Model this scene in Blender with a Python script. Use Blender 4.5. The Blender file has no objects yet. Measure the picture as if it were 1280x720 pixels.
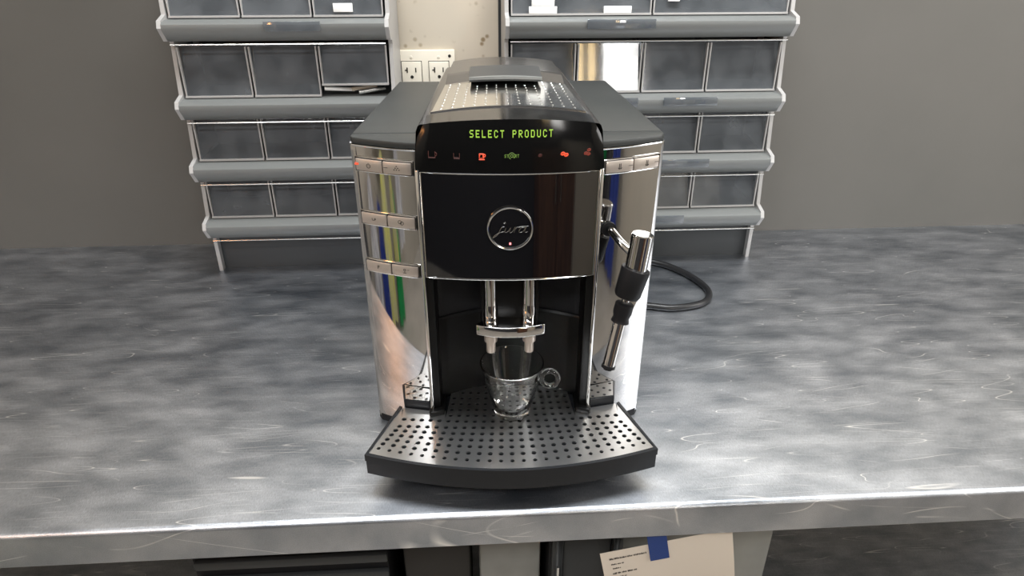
import bpy, bmesh, math, random
from mathutils import Vector, Matrix
random.seed(4)
S = bpy.context.scene
COL = S.collection
T = 0.90                       # height of the steel counter above the floor
R = math.radians
PI = math.pi

# ------------------------------------------------------------------ camera
cam = bpy.data.objects.new('camera', bpy.data.cameras.new('camera'))
COL.objects.link(cam)
cam.location = (0, 0, T + 0.52)
cam.rotation_euler = (R(90 - 27.6), 0, 0)
cam.data.sensor_width = 36
cam.data.lens = 850 / 1280 * 36
cam.data.clip_start = 0.02
S.camera = cam
# ------------------------------------------------------------------ world, exposure
S.view_settings.view_transform = 'Standard'
S.view_settings.look = 'None'
S.view_settings.gamma = 1
S.view_settings.use_curve_mapping = False
S.view_settings.exposure = 0.0
w = bpy.data.worlds.new('world'); S.world = w; w.use_nodes = True
w.node_tree.nodes['Background'].inputs[0].default_value = (0.85, 0.9, 1.0, 1)
w.node_tree.nodes['Background'].inputs[1].default_value = 0.5

def area(name, loc, target, sx, sy, power, color):
    l = bpy.data.lights.new(name, 'AREA'); l.shape = 'RECTANGLE'
    l.size = sx; l.size_y = sy; l.energy = power; l.color = color
    o = bpy.data.objects.new(name, l); COL.objects.link(o)
    o.location = loc
    o.rotation_euler = (Vector(target) - Vector(loc)).to_track_quat('-Z', 'Y').to_euler()
    return o
area('ceiling_lamp_light', (0.20, 0.62, 2.62), (0.20, 0.62, 0), 1.20, 0.30, 42, (0.93, 0.97, 1.0))
area('ceiling_lamp_light', (-0.5, -0.95, 2.62), (-0.5, -0.95, 0), 1.20, 0.30, 34, (0.96, 0.98, 1.0))
area('window_daylight', (1.53, 0.30, T + 0.75), (0.0, 0.75, T), 0.9, 0.9, 20, (1.0, 0.98, 0.95))

# ------------------------------------------------------------------ materials
def mat(name, color, rough=0.5, metal=0.0, spec=0.5, coat=0.0, bump=None, rvar=None, cvar=None, emit=None, trans=0.0, ior=1.45, alpha=None, stretch=(1, 1, 1)):
    m = bpy.data.materials.new(name); m.use_nodes = True
    nt = m.node_tree; b = nt.nodes['Principled BSDF']
    def S_(k, v): b.inputs[k].default_value = v
    S_('Base Color', (*color, 1)); S_('Roughness', rough); S_('Metallic', metal)
    S_('Specular IOR Level', spec); S_('Coat Weight', coat); S_('Coat Roughness', 0.03)
    S_('Transmission Weight', trans); S_('IOR', ior)
    if emit: S_('Emission Color', (*emit[0], 1)); S_('Emission Strength', emit[1])
    tc = nt.nodes.new('ShaderNodeTexCoord'); mp = nt.nodes.new('ShaderNodeMapping')
    mp.inputs['Scale'].default_value = stretch
    nt.links.new(tc.outputs['Object'], mp.inputs['Vector'])
    def noise(scale, det=4):
        n = nt.nodes.new('ShaderNodeTexNoise'); n.inputs['Scale'].default_value = scale
        n.inputs['Detail'].default_value = det
        nt.links.new(mp.outputs[0], n.inputs['Vector']); return n
    def ramp(src, a, bb, p0=.3, p1=.7):
        r = nt.nodes.new('ShaderNodeValToRGB'); e = r.color_ramp.elements
        e[0].position = p0; e[1].position = p1
        e[0].color = (*a, 1); e[1].color = (*bb, 1)
        nt.links.new(src, r.inputs[0]); return r
    if bump:
        n = noise(bump[0]); bp = nt.nodes.new('ShaderNodeBump')
        bp.inputs['Strength'].default_value = bump[1]; bp.inputs['Distance'].default_value = 0.001
        nt.links.new(n.outputs['Fac'], bp.inputs['Height']); nt.links.new(bp.outputs[0], b.inputs['Normal'])
    if rvar:
        n = noise(rvar[0]); r = ramp(n.outputs['Fac'], (rvar[1],) * 3, (rvar[2],) * 3)
        nt.links.new(r.outputs[0], b.inputs['Roughness'])
    if cvar:
        n = noise(cvar[0]); r = ramp(n.outputs['Fac'], cvar[1], cvar[2], *(cvar[3:] if len(cvar) > 3 else ()))
        nt.links.new(r.outputs[0], b.inputs['Base Color'])
    return m

M = {}
M['chrome'] = mat('chrome', (0.56, 0.55, 0.54), 0.05, 1.0, rvar=(35, 0.03, 0.075), bump=(4, 0.10))
M['chrome_trim'] = mat('chrome_trim', (0.70, 0.70, 0.69), 0.10, 1.0)
M['gloss_black'] = mat('gloss_black', (0.003, 0.003, 0.004), 0.04, spec=1.0, coat=1.0, bump=(9, 0.03))
M['display_black'] = mat('display_black', (0.004, 0.004, 0.004), 0.10, spec=0.4, rvar=(30, 0.06, 0.18))
M['matte_black'] = mat('matte_black', (0.007, 0.007, 0.008), 0.5, spec=0.25, bump=(900, 0.08))
M['cavity_black'] = mat('cavity_black', (0.003, 0.003, 0.003), 0.32, spec=0.22, bump=(300, 0.05))
M['lid_plastic'] = mat('lid_plastic', (0.030, 0.033, 0.034), 0.42, bump=(1400, 0.25), cvar=(8, (0.024, 0.027, 0.027), (0.034, 0.036, 0.035)))
M['roof_plastic'] = mat('roof_plastic', (0.030, 0.027, 0.025), 0.25, coat=0.25)
M['tray_black'] = mat('tray_black', (0.011, 0.012, 0.014), 0.4, spec=0.35, bump=(1200, 0.1))
M['tray_steel'] = mat('tray_steel', (0.66, 0.66, 0.66), 0.28, 1.0)
M['plate_steel'] = mat('plate_steel', (0.78, 0.76, 0.72), 0.12, 1.0, bump=(60, 0.06))
M['button_metal'] = mat('button_metal', (0.50, 0.44, 0.39), 0.33, 0.55)
M['ink'] = mat('ink', (0.02, 0.018, 0.016), 0.6)
M['badge_line'] = mat('badge_line', (0.16, 0.16, 0.15), 0.25, 1.0)
M['cable_rubber'] = mat('cable_rubber', (0.012, 0.012, 0.013), 0.35)
M['grey_plastic'] = mat('grey_plastic', (0.15, 0.155, 0.15), 0.38, bump=(200, 0.05))
M['pale_plastic'] = mat('pale_plastic', (0.36, 0.35, 0.34), 0.38)
M['dark_plastic'] = mat('dark_plastic', (0.03, 0.032, 0.033), 0.45)
M['rack_metal'] = mat('rack_metal', (0.62, 0.61, 0.58), 0.25, 1.0)
M['label_white'] = mat('label_white', (0.82, 0.82, 0.80), 0.6)
M['outlet_cream'] = mat('outlet_cream', (0.72, 0.66, 0.55), 0.4)
M['slot_dark'] = mat('slot_dark', (0.01, 0.008, 0.006), 0.6)
M['screw_metal'] = mat('screw_metal', (0.55, 0.5, 0.42), 0.35, 0.9)
M['window_sky'] = mat('window_sky', (0.9, 0.9, 0.9), 0.5, emit=((1.0, 0.98, 0.94), 20.0))
M['amber_glow'] = mat('amber_glow', (0.9, 0.7, 0.4), 0.5, emit=((1.0, 0.72, 0.36), 14.0))  # glow of the added strips behind the viewer
M['paper'] = mat('paper', (0.60, 0.53, 0.45), 0.8)
M['tape'] = mat('tape', (0.010, 0.035, 0.16), 0.5, bump=(500, 0.2))
M['taupe_wall'] = mat('taupe_wall', (0.09, 0.084, 0.074), 0.7, bump=(80, 0.1), cvar=(3, (0.085, 0.080, 0.071), (0.100, 0.093, 0.083)))
M['room_wall'] = mat('room_wall', (0.42, 0.38, 0.32), 0.8, cvar=(2, (0.38, 0.35, 0.30), (0.45, 0.41, 0.35)))
M['dark_wall'] = mat('dark_wall', (0.045, 0.045, 0.05), 0.7)
M['brown_wood'] = mat('brown_wood', (0.12, 0.055, 0.03), 0.5, stretch=(8, 8, 1), cvar=(6, (0.07, 0.03, 0.016), (0.18, 0.085, 0.045)))
M['beige_paint'] = mat('beige_paint', (0.62, 0.55, 0.45), 0.5)
M['ceiling_white'] = mat('ceiling_white', (0.55, 0.54, 0.51), 0.8)
M['floor_tile'] = mat('floor_tile', (0.3, 0.28, 0.25), 0.5, cvar=(5, (0.26, 0.24, 0.21), (0.36, 0.33, 0.29)))
M['lamp_diffuser'] = mat('lamp_diffuser', (0.9, 0.9, 0.88), 0.5, emit=((1, 0.96, 0.9), 4.0))
M['lamp_housing'] = mat('lamp_housing', (0.6, 0.6, 0.6), 0.5)
M['green_cloth'] = mat('green_cloth', (0.01, 0.28, 0.08), 0.7)
M['yellow_cloth'] = mat('yellow_cloth', (0.55, 0.50, 0.08), 0.7, stretch=(6, 6, 1), cvar=(9, (0.60, 0.60, 0.12), (0.45, 0.44, 0.35)))
M['white_cloth'] = mat('white_cloth', (0.60, 0.60, 0.60), 0.7, stretch=(6, 6, 1), cvar=(8, (0.7, 0.7, 0.7), (0.25, 0.25, 0.3)))
M['blue_cloth'] = mat('blue_cloth', (0.02, 0.04, 0.22), 0.7)
M['tub_white'] = mat('tub_white', (0.26, 0.26, 0.235), 0.5, cvar=(7, (0.13, 0.13, 0.12), (0.28, 0.28, 0.26)))
M['led_green'] = mat('led_green', (0.02, 0.03, 0.01), 0.5, emit=((0.52, 0.86, 0.09), 0.8))
M['led_green_dim'] = mat('led_green_dim', (0.02, 0.03, 0.01), 0.5, emit=((0.35, 0.62, 0.10), 0.35))
M['led_red'] = mat('led_red', (0.03, 0.01, 0.01), 0.5, emit=((1.0, 0.10, 0.035), 1.1))
M['led_red_dim'] = mat('led_red_dim', (0.03, 0.01, 0.01), 0.5, emit=((0.8, 0.16, 0.08), 0.05))
M['led_red_mid'] = mat('led_red_mid', (0.03, 0.01, 0.01), 0.5, emit=((0.9, 0.13, 0.06), 0.25))
M['led_dot'] = mat('led_dot', (0.1, 0.02, 0.02), 0.5, emit=((1.0, 0.25, 0.25), 2.5))
M['warm_bulb'] = mat('warm_bulb', (0.9, 0.4, 0.1), 0.5, emit=((1.0, 0.42, 0.12), 14.0))

def glass(name, color, rough, ior=1.45):
    return mat(name, color, rough, trans=1.0, ior=ior)
M['cup_glass'] = glass('cup_glass', (0.97, 0.97, 0.96), 0.0, 1.40)
def clear_plastic():
    m = bpy.data.materials.new('clear_bin_plastic'); m.use_nodes = True; nt = m.node_tree
    for n in list(nt.nodes): nt.nodes.remove(n)
    out = nt.nodes.new('ShaderNodeOutputMaterial'); mx = nt.nodes.new('ShaderNodeMixShader')
    tr = nt.nodes.new('ShaderNodeBsdfTransparent'); tr.inputs[0].default_value = (0.62, 0.66, 0.70, 1)
    gl = nt.nodes.new('ShaderNodeBsdfPrincipled')
    gl.inputs['Base Color'].default_value = (0.16, 0.17, 0.18, 1); gl.inputs['Roughness'].default_value = 0.06
    gl.inputs['Coat Weight'].default_value = 1.0; gl.inputs['Specular IOR Level'].default_value = 1.0
    tc = nt.nodes.new('ShaderNodeTexCoord'); nz = nt.nodes.new('ShaderNodeTexNoise'); nz.inputs['Scale'].default_value = 22
    nz.inputs['Detail'].default_value = 6
    rp = nt.nodes.new('ShaderNodeValToRGB'); rp.color_ramp.elements[0].position = .35; rp.color_ramp.elements[1].position = .75
    rp.color_ramp.elements[0].color = (.35, .35, .35, 1); rp.color_ramp.elements[1].color = (.75, .75, .75, 1)
    nt.links.new(tc.outputs['Object'], nz.inputs['Vector']); nt.links.new(nz.outputs['Fac'], rp.inputs[0])
    nt.links.new(rp.outputs[0], mx.inputs[0])
    nt.links.new(tr.outputs[0], mx.inputs[1]); nt.links.new(gl.outputs[0], mx.inputs[2]); nt.links.new(mx.outputs[0], out.inputs[0])
    return m
M['clear_plastic'] = clear_plastic()

def counter_steel():
    m = mat('counter_steel', (0.5, 0.5, 0.5), 0.3, 1.0)
    nt = m.node_tree; b = nt.nodes['Principled BSDF']
    tc = nt.nodes.new('ShaderNodeTexCoord')
    def mp(sc, rz=0.0):
        n = nt.nodes.new('ShaderNodeMapping'); n.inputs['Scale'].default_value = sc; n.inputs['Rotation'].default_value = (0, 0, rz)
        nt.links.new(tc.outputs['Object'], n.inputs['Vector']); return n
    def nz(mpn, s, d=5, dist=0.0):
        n = nt.nodes.new('ShaderNodeTexNoise'); n.inputs['Scale'].default_value = s; n.inputs['Detail'].default_value = d
        n.inputs['Distortion'].default_value = dist
        nt.links.new(mpn.outputs[0], n.inputs['Vector']); return n
    def rp(src, stops):
        r = nt.nodes.new('ShaderNodeValToRGB'); e = r.color_ramp.elements
        e[0].position, e[0].color = stops[0][0], (*stops[0][1], 1)
        e[1].position, e[1].color = stops[1][0], (*stops[1][1], 1)
        for p, c in stops[2:]:
            x = e.new(p); x.color = (*c, 1)
        nt.links.new(src, r.inputs[0]); return r
    blot = nz(mp((1, 2.2, 1)), 16, 8)
    base = rp(blot.outputs['Fac'], [(.3, (0.40, 0.435, 0.49)), (.7, (0.68, 0.70, 0.74))])
    grain = nz(mp((4, 1, 4)), 260, 3)
    gr = rp(grain.outputs['Fac'], [(.3, (.78, .78, .78)), (.7, (1, 1, 1))])
    mul = nt.nodes.new('ShaderNodeMixRGB'); mul.blend_type = 'MULTIPLY'; mul.inputs[0].default_value = 1
    nt.links.new(base.outputs[0], mul.inputs[1]); nt.links.new(gr.outputs[0], mul.inputs[2])
    # scratches: thin iso-lines of stretched noise in a few directions
    last = mul.outputs[0]; sfac = None
    for ang, s, th in ((0.45, 9, .0022), (-0.35, 11, .002), (1.2, 8, .0018), (0.05, 13, .002), (0.8, 10, .0018)):
        n = nz(mp((0.35, 5, 1), ang), s, 0, 0.0)
        l = rp(n.outputs['Fac'], [(.5 - th * 2, (0, 0, 0)), (.5, (1, 1, 1)), (.5 + th * 2, (0, 0, 0))])
        k = nz(mp((1, 1, 1), ang + 3), 14, 2)
        kk = rp(k.outputs['Fac'], [(.5, (0, 0, 0)), (.62, (1, 1, 1))])
        mm = nt.nodes.new('ShaderNodeMath'); mm.operation = 'MULTIPLY'
        nt.links.new(l.outputs[0], mm.inputs[0]); nt.links.new(kk.outputs[0], mm.inputs[1])
        mx = nt.nodes.new('ShaderNodeMixRGB'); mx.inputs[2].default_value = (1.0, 1.0, 1.0, 1)
        nt.links.new(mm.outputs[0], mx.inputs[0]); nt.links.new(last, mx.inputs[1]); last = mx.outputs[0]
    nt.links.new(last, b.inputs['Base Color'])
    rg = rp(blot.outputs['Fac'], [(.3, (.33,) * 3), (.7, (.42,) * 3)])
    nt.links.new(rg.outputs[0], b.inputs['Roughness'])
    bp = nt.nodes.new('ShaderNodeBump'); bp.inputs['Strength'].default_value = 0.25; bp.inputs['Distance'].default_value = 0.0008
    nt.links.new(grain.outputs['Fac'], bp.inputs['Height']); nt.links.new(bp.outputs[0], b.inputs['Normal'])
    return m
M['counter_steel'] = counter_steel()

def stained_panel():
    m = mat('cream_panel', (0.62, 0.55, 0.44), 0.45); nt = m.node_tree; b = nt.nodes['Principled BSDF']
    tc = nt.nodes.new('ShaderNodeTexCoord')
    v = nt.nodes.new('ShaderNodeTexVoronoi'); v.inputs['Scale'].default_value = 55
    n = nt.nodes.new('ShaderNodeTexNoise'); n.inputs['Scale'].default_value = 14; n.inputs['Detail'].default_value = 1
    nt.links.new(tc.outputs['Object'], v.inputs['Vector']); nt.links.new(tc.outputs['Object'], n.inputs['Vector'])
    r1 = nt.nodes.new('ShaderNodeValToRGB'); r1.color_ramp.elements[0].position = .13; r1.color_ramp.elements[1].position = .27
    r1.color_ramp.elements[0].color = (1, 1, 1, 1); r1.color_ramp.elements[1].color = (0, 0, 0, 1)
    r2 = nt.nodes.new('ShaderNodeValToRGB'); r2.color_ramp.elements[0].position = .44; r2.color_ramp.elements[1].position = .52
    nt.links.new(v.outputs['Distance'], r1.inputs[0]); nt.links.new(n.outputs['Fac'], r2.inputs[0])
    mm = nt.nodes.new('ShaderNodeMath'); mm.operation = 'MULTIPLY'
    nt.links.new(r1.outputs[0], mm.inputs[0]); nt.links.new(r2.outputs[0], mm.inputs[1])
    mx = nt.nodes.new('ShaderNodeMixRGB'); mx.inputs[1].default_value = (0.60, 0.53, 0.43, 1); mx.inputs[2].default_value = (0.27, 0.20, 0.12, 1)
    nt.links.new(mm.outputs[0], mx.inputs[0]); nt.links.new(mx.outputs[0], b.inputs['Base Color'])
    return m
M['cream_panel'] = stained_panel()

# ------------------------------------------------------------------ mesh helpers
class MB:
    def __init__(s): s.v = []; s.f = []
    def add(s, vs, fs):
        o = len(s.v); s.v += [tuple(p) for p in vs]; s.f += [tuple(i + o for i in f) for f in fs]; return s
    def box(s, x0, x1, y0, y1, z0, z1):
        return s.add([(x, y, z) for z in (z0, z1) for y in (y0, y1) for x in (x0, x1)],
                     [(0, 2, 3, 1), (4, 5, 7, 6), (0, 1, 5, 4), (1, 3, 7, 5), (3, 2, 6, 7), (2, 0, 4, 6)])
    def prism(s, pts, z0, z1):                  # pts in x,y
        n = len(pts)
        return s.add([(x, y, z0) for x, y in pts] + [(x, y, z1) for x, y in pts],
                     [tuple(range(n))[::-1], tuple(range(n, 2 * n))] + [(i, (i + 1) % n, n + (i + 1) % n, n + i) for i in range(n)])
    def prismx(s, pts, x0, x1):                 # pts in y,z
        n = len(pts)
        return s.add([(x0, y, z) for y, z in pts] + [(x1, y, z) for y, z in pts],
                     [tuple(range(n)), tuple(range(n, 2 * n))[::-1]] + [(i, n + i, n + (i + 1) % n, (i + 1) % n) for i in range(n)])
    def grid(s, rows, closed_u=False):
        nu = len(rows[0]); nv = len(rows)
        vs = [p for r in rows for p in r]; fs = []
        for j in range(nv - 1):
            for i in range(nu if closed_u else nu - 1):
                k = (i + 1) % nu
                fs.append((j * nu + i, j * nu + k, (j + 1) * nu + k, (j + 1) * nu + i))
        return s.add(vs, fs)
    def tube(s, pts, r, seg=10, closed=False, caps=True):
        pts = [Vector(p) for p in pts]; n = len(pts)
        rs = r if isinstance(r, (list, tuple)) else [r] * n
        rows = []; prev = None
        for i, p in enumerate(pts):
            if closed: t = pts[(i + 1) % n] - pts[i - 1]
            else: t = pts[min(i + 1, n - 1)] - pts[max(i - 1, 0)]
            t.normalize()
            if prev is None:
                a = Vector((0, 0, 1)) if abs(t.z) < .9 else Vector((1, 0, 0))
                u = t.cross(a).normalized()
            else:
                u = (prev - t * prev.dot(t)).normalized()
            prev = u; v = t.cross(u)
            rows.append([p + (u * math.cos(2 * PI * k / seg) + v * math.sin(2 * PI * k / seg)) * rs[i] for k in range(seg)])
        if closed: rows.append(rows[0])
        s.grid(rows, True)
        if caps and not closed:
            b = len(s.v) - n * seg
            s.f.append(tuple(b + k for k in range(seg))[::-1]); s.f.append(tuple(b + (n - 1) * seg + k for k in range(seg)))
        return s
    def lathe(s, prof, c=(0, 0, 0), seg=32, axis=None):  # prof r,z
        c = Vector(c); rows = []
        for r, z in prof:
            rows.append([Vector((r * math.cos(2 * PI * k / seg), r * math.sin(2 * PI * k / seg), z)) for k in range(seg)])
        if axis is not None:
            q = Vector((0, 0, 1)).rotation_difference(Vector(axis).normalized())
            rows = [[q @ p for p in r] for r in rows]
        return s.grid([[p + c for p in r] for r in rows], True)
    def obj(s, name, m, parent=None, smooth=False, bevel=0, seg=2, mtx=None, angle=35):
        me = bpy.data.meshes.new(name); me.from_pydata(s.v, [], s.f); me.update()
        bm = bmesh.new(); bm.from_mesh(me)
        bmesh.ops.remove_doubles(bm, verts=bm.verts, dist=1e-6)
        bmesh.ops.recalc_face_normals(bm, faces=bm.faces)
        if bevel:
            es = [e for e in bm.edges if len(e.link_faces) == 2 and e.calc_face_angle(0) > R(30)]
            bmesh.ops.bevel(bm, geom=es, offset=bevel, segments=seg, profile=0.5, affect='EDGES', clamp_overlap=True)
        bm.to_mesh(me); bm.free()
        if smooth or bevel:
            me.polygons.foreach_set('use_smooth', [True] * len(me.polygons))
            me.set_sharp_from_angle(angle=R(angle))
        me.materials.append(M[m])
        o = bpy.data.objects.new(name, me); COL.objects.link(o)
        if parent: o.parent = parent
        if mtx is not None: o.matrix_world = mtx
        return o
def tag(o, label=None, cat=None, group=None, kind=None):
    for k, v in (('label', label), ('category', cat), ('group', group), ('kind', kind)):
        if v: o[k] = v
    return o
def thing(name, label, cat, mtx, group=None):
    o = bpy.data.objects.new(name, None); COL.objects.link(o); o.empty_display_size = .03
    o.matrix_world = mtx
    return tag(o, label, cat, group)
# the room (wall, counter, racks) stands turned 3.5 degrees to the camera
ROOM = Matrix.Translation((0, 1.0, T)) @ Matrix.Rotation(R(3.5), 4, 'Z') @ Matrix.Translation((0, -1.0, 0))
def at(x, y, z): return ROOM @ Matrix.Translation((x, y, z))
def struct(mb, name, m, **k):
    return tag(mb.obj(name, m, mtx=ROOM, **k), kind='structure')

# ------------------------------------------------------------------ room shell
WY = 1.212
struct(MB().box(-1.6, 1.6, -1.6, WY + .1, -T - .05, -T), 'floor', 'floor_tile')
struct(MB().box(-1.6, 1.6, WY, WY + .1, -T, 1.75), 'wall_back', 'room_wall')
struct(MB().box(-1.6, -.1915, WY - .004, WY, -.02, .56).box(-.0065, 1.6, WY - .004, WY, -.02, .56), 'wall_splashback', 'taupe_wall')
struct(MB().box(-1.7, -1.6, -1.6, WY + .1, -T, 1.75), 'wall_left', 'room_wall')
# right wall with a window opening
mb = MB()
wy0, wy1, wz0, wz1 = -0.15, 0.75, 0.30, 1.25
mb.box(1.6, 1.7, -1.6, wy0, -T, 1.75).box(1.6, 1.7, wy1, WY + .1, -T, 1.75)
mb.box(1.6, 1.7, wy0, wy1, -T, wz0).box(1.6, 1.7, wy0, wy1, wz1, 1.75)
struct(mb, 'wall_right', 'room_wall')
wf = MB(); f = .035
wf.box(1.59, 1.66, wy0, wy0 + f, wz0, wz1).box(1.59, 1.66, wy1 - f, wy1, wz0, wz1)
wf.box(1.59, 1.66, wy0 + f, wy1 - f, wz0, wz0 + f).box(1.59, 1.66, wy0 + f, wy1 - f, wz1 - f, wz1)
wo = struct(wf, 'window_1', 'ceiling_white')
mb = MB(); fx0, fx1, fz0, fz1 = .64, .86, .42, 1.0
mb.box(-1.7, fx0, -1.6, -1.5, -T, 1.75).box(fx1, 1.7, -1.6, -1.5, -T, 1.75).box(fx0, fx1, -1.6, -1.5, -T, fz0).box(fx0, fx1, -1.6, -1.5, fz1, 1.75)
struct(mb, 'wall_front', 'dark_wall')
struct(MB().box(fx0, fx1, -1.58, -1.57, fz0, fz1), 'window_2', 'window_sky')
struct(MB().box(fx0 - .03, fx1 + .03, -1.5, -1.48, fz0 - .03, fz0).box(fx0 - .03, fx1 + .03, -1.5, -1.48, fz1, fz1 + .03).box(fx0 - .03, fx0, -1.5, -1.48, fz0, fz1).box(fx1, fx1 + .03, -1.5, -1.48, fz0, fz1), 'trim_3', 'brown_wood')
struct(MB().box(-1.7, 1.7, -1.6, WY + .1, 1.75, 1.85), 'ceiling', 'ceiling_white')
lk = thing('added_locker', 'beige metal box added unseen behind the viewer for the black machine front to mirror', 'added_locker', ROOM @ Matrix.Translation((.98, -1.34, -T)))  # added out of view as the beige reflection in the machine front
MB().box(-.22, .22, -.14, .14, 0, 1.10).obj('body', 'beige_paint', lk, bevel=.004)
MB().box(-.20, .20, .14, .155, .05, 1.05).obj('door', 'beige_paint', lk, bevel=.003)
struct(MB().box(.50, .535, -1.5, -1.49, .45, 1.0).box(.565, .60, -1.5, -1.49, .45, 1.0), 'amber_strips', 'amber_glow')  # glowing strips added on the wall for golden reflections in the bins
struct(MB().box(-.188, -.010, WY - .006, WY, -.02, 1.3), 'wall_panel', 'cream_panel', bevel=.001)
struct(MB().box(-.1915, -.188, WY - .008, WY, -.02, 1.3).box(-.010, -.0065, WY - .008, WY, -.02, 1.3), 'trim_2', 'dark_plastic')
# ceiling lamps (housing and glowing diffuser)
for i, (x, y) in enumerate(((0.20, 0.62), (-0.5, -0.95))):
    t = thing('ceiling_light', ('ceiling light with a long glowing diffuser above the counter', 'ceiling light with a long glowing diffuser behind the viewer')[i], 'light',
              Matrix.Translation((x, y, 2.65)), 'ceiling lights')
    MB().box(-.64, .64, -.18, -.16, -.035, 0).box(-.64, .64, .16, .18, -.035, 0).box(-.64, -.62, -.16, .16, -.035, 0).box(.62, .64, -.16, .16, -.035, 0).obj('housing', 'lamp_housing', t)
    MB().box(-.62, .62, -.16, .16, -.018, -.002).obj('diffuser', 'lamp_diffuser', t)

# ------------------------------------------------------------------ steel counter
CT = thing('steel_counter', 'scratched stainless steel counter with a folded front edge, under the coffee machine', 'counter', at(0, .5, -T))
def ctp(mb, name, m='counter_steel', **k): return mb.obj(name, m, CT, **k)
fy = .004                                            # front face, local to the counter (y = .504)
prof = [(fy + .003, -.044), (fy, -.042), (fy, -.006)] + [(fy + .006 - .006 * math.cos(a), -.006 + .006 * math.sin(a)) for a in (R(15), R(30), R(45), R(60), R(75))] + [(fy + .006, 0), (.71, 0), (.71, -.012), (fy + .014, -.012), (fy + .014, -.044)]
ctp(MB().prismx([(y, z + T) for y, z in prof], -1.35, 1.35), 'countertop', smooth=True, angle=25)
ctp(MB().box(-1.3, 1.3, .05, .69, .30, .318), 'lower_shelf')
for x in (-1.28, 1.28):
    for y in (.06, .66):
        ctp(MB().tube([(x, y, 0), (x, y, T - .012)], .02, 14), 'leg', smooth=True)

# ------------------------------------------------------------------ coffee machine
MX = Matrix.Translation((-.002, .602, T)) @ Matrix.Rotation(R(1.8), 4, 'Z')
CM = thing('coffee_machine', 'black and chrome automatic coffee machine standing on the steel counter', 'coffee machine', MX)
def part(mb, name, m, parent=None, **k): return mb.obj(name, m, parent or CM, **k)
HW = .083
def fyc(x, extra=0.0): return -0.0085 * (1 - (x / HW) ** 2) + extra
def cav(x): return .035 + .023 * (1 - (x / .076) ** 2)
N = 24
xs = [-.076 + .152 * i / N for i in range(N + 1)]
foot = [(-.1515, .060), (-.0870, .037), (-.076, .036)] + [(x, cav(x)) for x in xs[1:-1]] + [(.076, .036), (.0870, .037), (.1515, .060), (.139, .33), (-.139, .33)]
part(MB().prism(foot, .010, .335), 'body', 'matte_black', smooth=True)
for s in (-1, 1):
    for y in (.075, .30):
        part(MB().lathe([(0, 0), (.012, 0), (.013, .010), (0, .010)], (s * .115, y, 0), 16), 'foot', 'matte_black', smooth=True)
# lower splash panel inside the cavity
rows = []
for z, o in ((.050, -.004), (.150, -.004), (.1525, -.002), (.1525, .001)):
    rows.append([(x, cav(x) + o, z) for x in xs])
part(MB().grid(rows), 'splash_panel', 'cavity_black', smooth=True)
# columns beside the cavity
for s in (-1, 1):
    part(MB().prism([(s * .0762, .0035), (s * .0835, .0015), (s * .0868, .0035), (s * .0868, .037), (s * .0755, .037)], .0515, .3275), 'column', 'cavity_black', bevel=.0008)
    tr = MB()
    tr.prism([(s * .0832, -.0025), (s * .0868, -.0010), (s * .0872, .006), (s * .0855, .006), (s * .0832, .001)], .0535, .3280)
    part(tr, 'chrome_trim', 'chrome_trim', bevel=.0006)
    # raised black toe round the column
    part(MB().prism([(s * .072, -.002), (s * .0865, -.0065), (s * .0885, -.004), (s * .0885, .010), (s * .072, .028)], .0500, .0570), 'column_toe', 'cavity_black', bevel=.001)
# door
DX = [-.0822 + .1644 * i / N for i in range(N + 1)]
dp = [(x, fyc(x)) for x in DX] + [(.0822, .034), (-.0822, .034)]
door = part(MB().prism(dp, .2185, .3265), 'door', 'gloss_black', smooth=True, angle=40)
loop = [(x, fyc(x, -.0002), .3262) for x in DX] + [(x, fyc(x, -.0002), .2190) for x in DX[::-1]]
part(MB().tube(loop, .0009, 8, closed=True), 'door_rim', 'chrome_trim', door, smooth=True)
# badge
bz, by = .2735, -.0098
part(MB().lathe([(0, .0014), (.019, .0014), (.0205, 0), (.0205, -.001), (0, -.001)], (0, by + .0010, bz), 40, axis=(0, -1, 0)), 'badge', 'gloss_black', door, smooth=True)
ring = [(.0209 * math.cos(a), by - .0006, bz + .0209 * math.sin(a)) for a in [2 * PI * k / 48 for k in range(48)]]
part(MB().tube(ring, .0010, 8, closed=True), 'badge_ring', 'chrome_trim', door, smooth=True)
def spline(p, n=5):
    out = []
    for i in range(len(p) - 1):
        p0 = p[max(i - 1, 0)]; p1 = p[i]; p2 = p[i + 1]; p3 = p[min(i + 2, len(p) - 1)]
        for k in range(n):
            t = k / n
            out.append(tuple(.5 * ((2 * b) + (-a + c) * t + (2 * a - 5 * b + 4 * c - d) * t * t + (-a + 3 * b - 3 * c + d) * t ** 3) for a, b, c, d in zip(p0, p1, p2, p3)))
    return out + [tuple(p[-1])]
strokes = [[(322, 328), (296, 334), (272, 372), (250, 410), (205, 440), (232, 408), (285, 384), (322, 376), (338, 340)],
           [(338, 340), (326, 372), (338, 386), (366, 366), (386, 338), (374, 374), (388, 386), (412, 366)],
           [(412, 366), (434, 330), (420, 386), (432, 352), (456, 330), (472, 340)],
           [(534, 342), (506, 334), (476, 358), (472, 382), (496, 384), (524, 362), (545, 328), (528, 372), (538, 386), (560, 378)],
           [(465, 334), (500, 326), (566, 324)], [(312, 292), (330, 284), (334, 290), (316, 297)]]
lg = MB()
for st in strokes:
    P = spline([((u - 381) / 225 * .0209, by - .0006, bz - (v - 348) / 225 * .0209 * 1.08) for u, v in st])
    lg.tube(P, .00032, 6)
part(lg, 'script_lettering', 'badge_line', door, smooth=True)
part(MB().box(-.0009, .0009, by - .0011, by, .2572, .2592), 'indicator_light', 'led_dot', door)
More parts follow.
